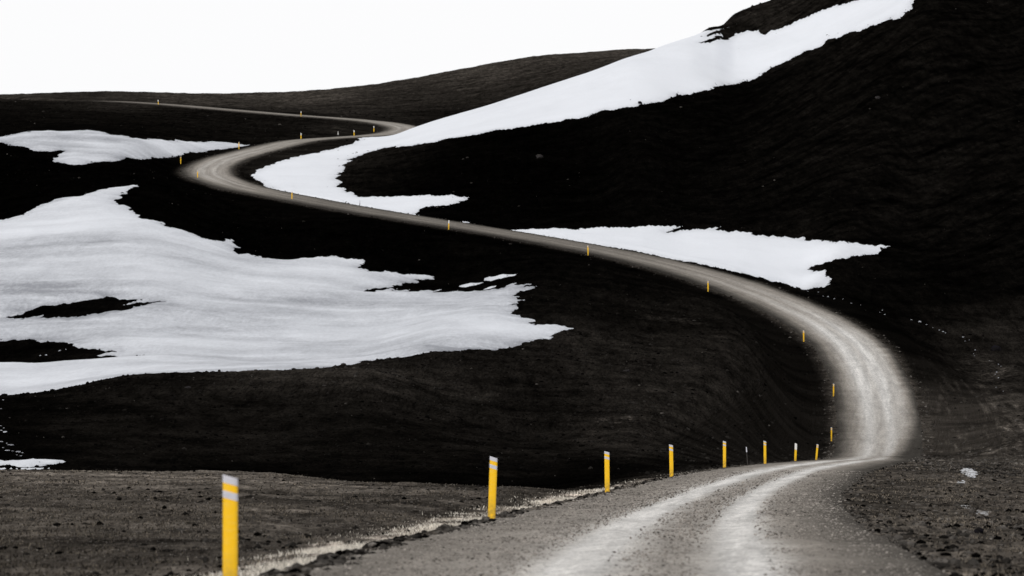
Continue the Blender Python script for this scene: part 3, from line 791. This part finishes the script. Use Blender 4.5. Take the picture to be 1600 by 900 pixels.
# stubble on the plain left of the road and on the right verge
n = 150000
yy = 48 * (185 / 48) ** rng.random(n); uu = rng.uniform(-150, 1750, n)
xs = (uu - 800) / F * yy
rd = sample(ROADD, xs, yy)
ok = rd > .75
xs, yy = xs[ok], yy[ok]
cl = fbm(xs, yy * .5, 1.6, 3, 95)
ok = rng.random(len(xs)) < np.clip(.5 + 1.6 * cl, .03, 1)
xs, yy, cl = xs[ok], yy[ok], cl[ok]
sh = np.clip(sample(tone, xs, yy) * 3.4 * rng.uniform(0, 1, len(xs)) ** 1.6 * 3.0 + .12 * cl, 0, 1)
o = blades('stubble', xs, yy, rng.uniform(.008, .055, len(xs)), rng.uniform(.006, .022, len(xs)) * np.clip(yy / 70, 1, 2), sh, M_TUFT, .9)
o['label'] = 'short brown stubble and moss on the gravel plain and verges'


n = 60000
yy = 49 * (330 / 49) ** rng.random(n)
kc = np.clip(np.searchsorted(C[:, 1], yy), 0, len(C) - 1)
t = HW[kc] + 0.4 + 9 * rng.random(n) ** 1.2
xs = C[kc, 0] + N[kc, 0] * t; yq = yy + N[kc, 1] * t
cl = fbm(xs, yq * .25, 1.3, 3, 98)
ok = rng.random(n) < np.clip(-.05 + 2.0 * cl, 0, 1)
xs, yq = xs[ok], yq[ok]
o = blades('verge_grass', xs, yq, rng.uniform(.015, .07, len(xs)), rng.uniform(.005, .014, len(xs)) * np.clip(yq / 70, 1, 2.4), np.clip(rng.normal(.75, .4, len(xs)), 0, 1.5), M_TUFT, 1.2)
o['label'] = 'matted pale dead grass on the near right verge'

# ------------------------------------------------------------------ delineator posts
PW, PH, CUT = 0.124, 1.03, 0.034
PROFILE = [(-.062, .022), (-.056, -.006), (-.040, -.018), (-.015, -.021), (.015, -.021), (.040, -.018), (.056, -.006), (.062, .022)]
def strip(z0, z1, grow=0.0, closed=True):
    """a length of the post's folded section between two slanting cuts"""
    outer = [(x * (1 + grow * 12), y - grow) for x, y in PROFILE]
    inner = [(x * .90, y + .006) for x, y in PROFILE][::-1]
    ring = outer + inner
    n = len(ring); V = []
    for zz in (z0, z1):
        for x, y in ring: V.append((x, y, zz - (x / PW) * CUT if zz > 0.01 else zz))
    fl = []; sz = []
    for i in range(n):
        j = (i + 1) % n
        fl += [i, j, n + j, n + i]; sz.append(4)
    m = len(outer)
    for i in range(m - 1):
        fl += [i, n - 1 - i, n - 2 - i, i + 1]; sz.append(4)
        fl += [n + i, n + i + 1, n + n - 2 - i, n + n - 1 - i]; sz.append(4)
    return np.array(V), fl, sz

def make_post(white_top):
    root = bpy.data.objects.new('marker_post', None); COL.objects.link(root); root.empty_display_size = .2
    V, fl, sz = strip(-0.25, PH)
    mesh_from('post_body', V, fl, sz, M_YELLOW, False, root)
    bands = [(PH - .062, PH + .001), (PH - .185, PH - .125)] if not white_top else [(PH - .34, PH + .001)]
    for a, b in bands:
        V, fl, sz = strip(a, b, 0.0025)
        mesh_from('reflector_band', V, fl, sz, M_WHITE if white_top else M_BAND, False, root)
    return root

def copy_tree(o):
    c = o.copy(); COL.objects.link(c)
    for ch in list(o.children):
        d = ch.copy(); COL.objects.link(d); d.parent = c
    return c

POSTS = [  # column, distance, kind, lean (deg to the right), yaw, label
    (360, 46.5, 0, 0, .02, 'nearest and largest yellow road marker post, at the left beside the pale grass'),
    (768, 92, 0, 2.0, .04, 'second nearest yellow post, rising from the stony edge of the near road'),
    (949, 141, 0, -.6, .1, 'yellow post third from the camera on the left road edge'),
    (1049.5, 178, 0, -1, .2, 'yellow post fourth from the camera, where the pale grass strip ends'),
    (1132, 222, 0, 0, .1, 'yellow post fifth from the camera, just left of the thin dark stick'),
    (1195.5, 254, 0, -.6, .4, 'yellow post sixth from the camera, just right of the thin dark stick'),
    (1242.5, 306, 1, 2.5, .3, 'pale topped post leaning slightly between two yellow posts near the road crest'),
    (1275, 342, 0, 6, .4, 'yellow post leaning clearly to the right at the road crest'),
    (1299, 420, 0, 1, .7, 'short yellow post behind the leaning one, at the foot of the big bend'),
    (1302.5, 464, 0, .5, .6, 'yellow post halfway up the left side of the big bend'),
    (1256, 509, 0, -1, .3, 'yellow post at the top of the big bend on its left edge'),
    (1106.5, 551, 0, 0, .2, 'yellow post on the straight, nearest below the wedge shaped snow patch'),
    (919, 590, 0, -1, .2, 'yellow post on the middle of the straight left of the wedge snow'),
    (701, 627, 1, 1.5, .2, 'white topped post on the straight beside a tiny sliver of snow'),
    (456, 688, 0, 0, .2, 'yellow post on the lower road edge below the snowy hollow'),
    (308.5, 739, 0, 0, .3, 'yellow post on the outside of the far left bend, lower of two'),
    (282, 777, 0, 0, .3, 'yellow post at the far left tip of the left bend, upper of two'),
    (373, 824, 0, 0, .1, 'yellow post against the right end of the far left snow patch'),
    (470, 864, 1, 0, .1, 'white topped post on the left edge of the second leg, below the upper road post'),
    (553, 902, 1, 0, .1, 'white topped post beside the road just left of the hidden far bend'),
    (584, 950, 1, 0, .1, 'white topped post on the inside of the far right bend by the snow ridge'),
    (470, 1017, 1, 0, .1, 'pale post on the upper road, directly above another post'),
    (247, 1102, 1, -4, .1, 'farthest post, on the upper road near the skyline'),
]
protos = {}
for u, d, kind, lean, yaw, lab in POSTS:
    # stand the post just off the road's left edge at that distance and bearing
    x = (u - 800) / F * d
    if kind not in protos: protos[kind] = o = make_post(kind)
    else: o = copy_tree(protos[kind])
    o.location = (x, d, gz(x, d) + EYE - (.08 if d < 50 else .01))
    o.rotation_euler = (0, math.radians(lean), yaw)
    tag(o, lab, 'marker post', 'marker posts along the road')


def stick(name, u, d, hgt, r, lean, parts, label, cat):
    x = (u - 800) / F * d
    root = bpy.data.objects.new(name, None); COL.objects.link(root)
    root.location = (x, d, gz(x, d) + EYE); root.rotation_euler = (0, math.radians(lean), 0)
    n = 8
    for pn, z0, z1, rr, mt in parts:
        V = []
        for z, q in ((z0, rr), ((z0 + z1) / 2, rr * .93), (z1, rr * .85)):
            for i in range(n): V.append((math.cos(i / n * 6.2832) * q * r, math.sin(i / n * 6.2832) * q * r, z * hgt))
        fl = []; sz = []
        for a in range(2):
            for i in range(n): fl += [a * n + i, a * n + (i + 1) % n, (a + 1) * n + (i + 1) % n, (a + 1) * n + i]; sz.append(4)
        fl += list(range(2 * n, 3 * n)); sz.append(n)
        mesh_from(pn, np.array(V), fl, sz, mt, False, root)
    tag(root, label, cat)

stick('snow_stake', 1168, 240, .78, .022, -4, [('shaft', -.2, .72, 1, M_STICK), ('tip', .72, 1.0, 1.15, M_BAND)], 'thin dark stick with a pale tip between two yellow posts', 'stake')
stick('road_stake', 562, 676, .75, .05, 0, [('shaft', -.2, .5, 1, M_STICK), ('tip', .5, 1.0, 1.05, M_BAND)], 'short grey stake on the uphill road edge against the snow hollow', 'stake')
stick('road_stake', 528, 905, .8, .06, 0, [('shaft', -.2, .4, 1, M_STICK), ('tip', .4, 1.0, 1.05, M_WHITE)], 'tiny white tipped stake left of the far right bend', 'stake')
stick('mast', 13, 1245, 1.6, .035, 0, [('shaft', -.1, 1.0, 1, M_STICK)], 'hair thin mast standing on the skyline at the far left', 'mast')

# ------------------------------------------------------------------ light
SUN_EL, SUN_AZ = 24.0, 205.0        # azimuth clockwise from +Y
world = bpy.data.worlds.new('World'); scene.world = world; world.use_nodes = True
nt = world.node_tree; nt.nodes.clear(); g = G(nt)
sky = g.n('ShaderNodeTexSky'); sky.sky_type = 'NISHITA'; sky.sun_disc = False
sky.sun_elevation = math.radians(SUN_EL); sky.sun_rotation = math.radians(SUN_AZ)
sky.air_density = 1.0; sky.dust_density = 6.0; sky.ozone_density = 1.0
hs = g.n('ShaderNodeHueSaturation', ins={'Saturation': 0.12, 'Color': sky.outputs[0]})
# an even layer of cloud over the blue
inc = g.n('ShaderNodeSeparateXYZ', ins={0: g.n('ShaderNodeTexCoord').outputs['Generated']}).outputs[2]
thin = g.mapr(inc, 0.0, 0.8, 9.3, 5.6)                # dimmed towards the unseen zenith to keep snow below the horizon sky
cloud = g.n('ShaderNodeVectorMath', operation='SCALE', ins={0: (1.0, 1.0, 1.01), 'Scale': thin}).outputs[0]
lay = g.mixc(0.85, hs.outputs[0], cloud)
bg = g.n('ShaderNodeBackground', ins={'Color': lay, 'Strength': 0.124})
wo = g.n('ShaderNodeOutputWorld'); nt.links.new(bg.outputs[0], wo.inputs[0])
sd = bpy.data.lights.new('sun', 'SUN'); sd.energy = 1.1; sd.angle = math.radians(20); sd.color = (1, .965, .92)
so = bpy.data.objects.new('sun', sd); COL.objects.link(so)
el, az = math.radians(SUN_EL), math.radians(SUN_AZ)
to_sun = Vector((math.sin(az) * math.cos(el), math.cos(az) * math.cos(el), math.sin(el)))
so.rotation_euler = to_sun.to_track_quat('Z', 'Y').to_euler(); so.location = (0, 0, 60)

# ------------------------------------------------------------------ camera
cd = bpy.data.cameras.new('camera'); cam = bpy.data.objects.new('camera', cd); COL.objects.link(cam)
cd.sensor_width = 36.0; cd.lens = 36.0 * F / 1600
cd.clip_start = 0.5; cd.clip_end = 30000
cam.location = (0, 0, EYE)
cam.rotation_euler = (math.radians(90) + math.atan((VH - 450) / F), 0, 0)
cd.dof.use_dof = True; cd.dof.focus_distance = 190; cd.dof.aperture_fstop = 6.3
scene.camera = cam
scene.view_settings.view_transform = 'Standard'; scene.view_settings.look = 'None'
scene.view_settings.exposure = 0; scene.view_settings.gamma = 1; scene.view_settings.use_curve_mapping = False
scene.render.engine = 'CYCLES'
scene.cycles.max_bounces = 4
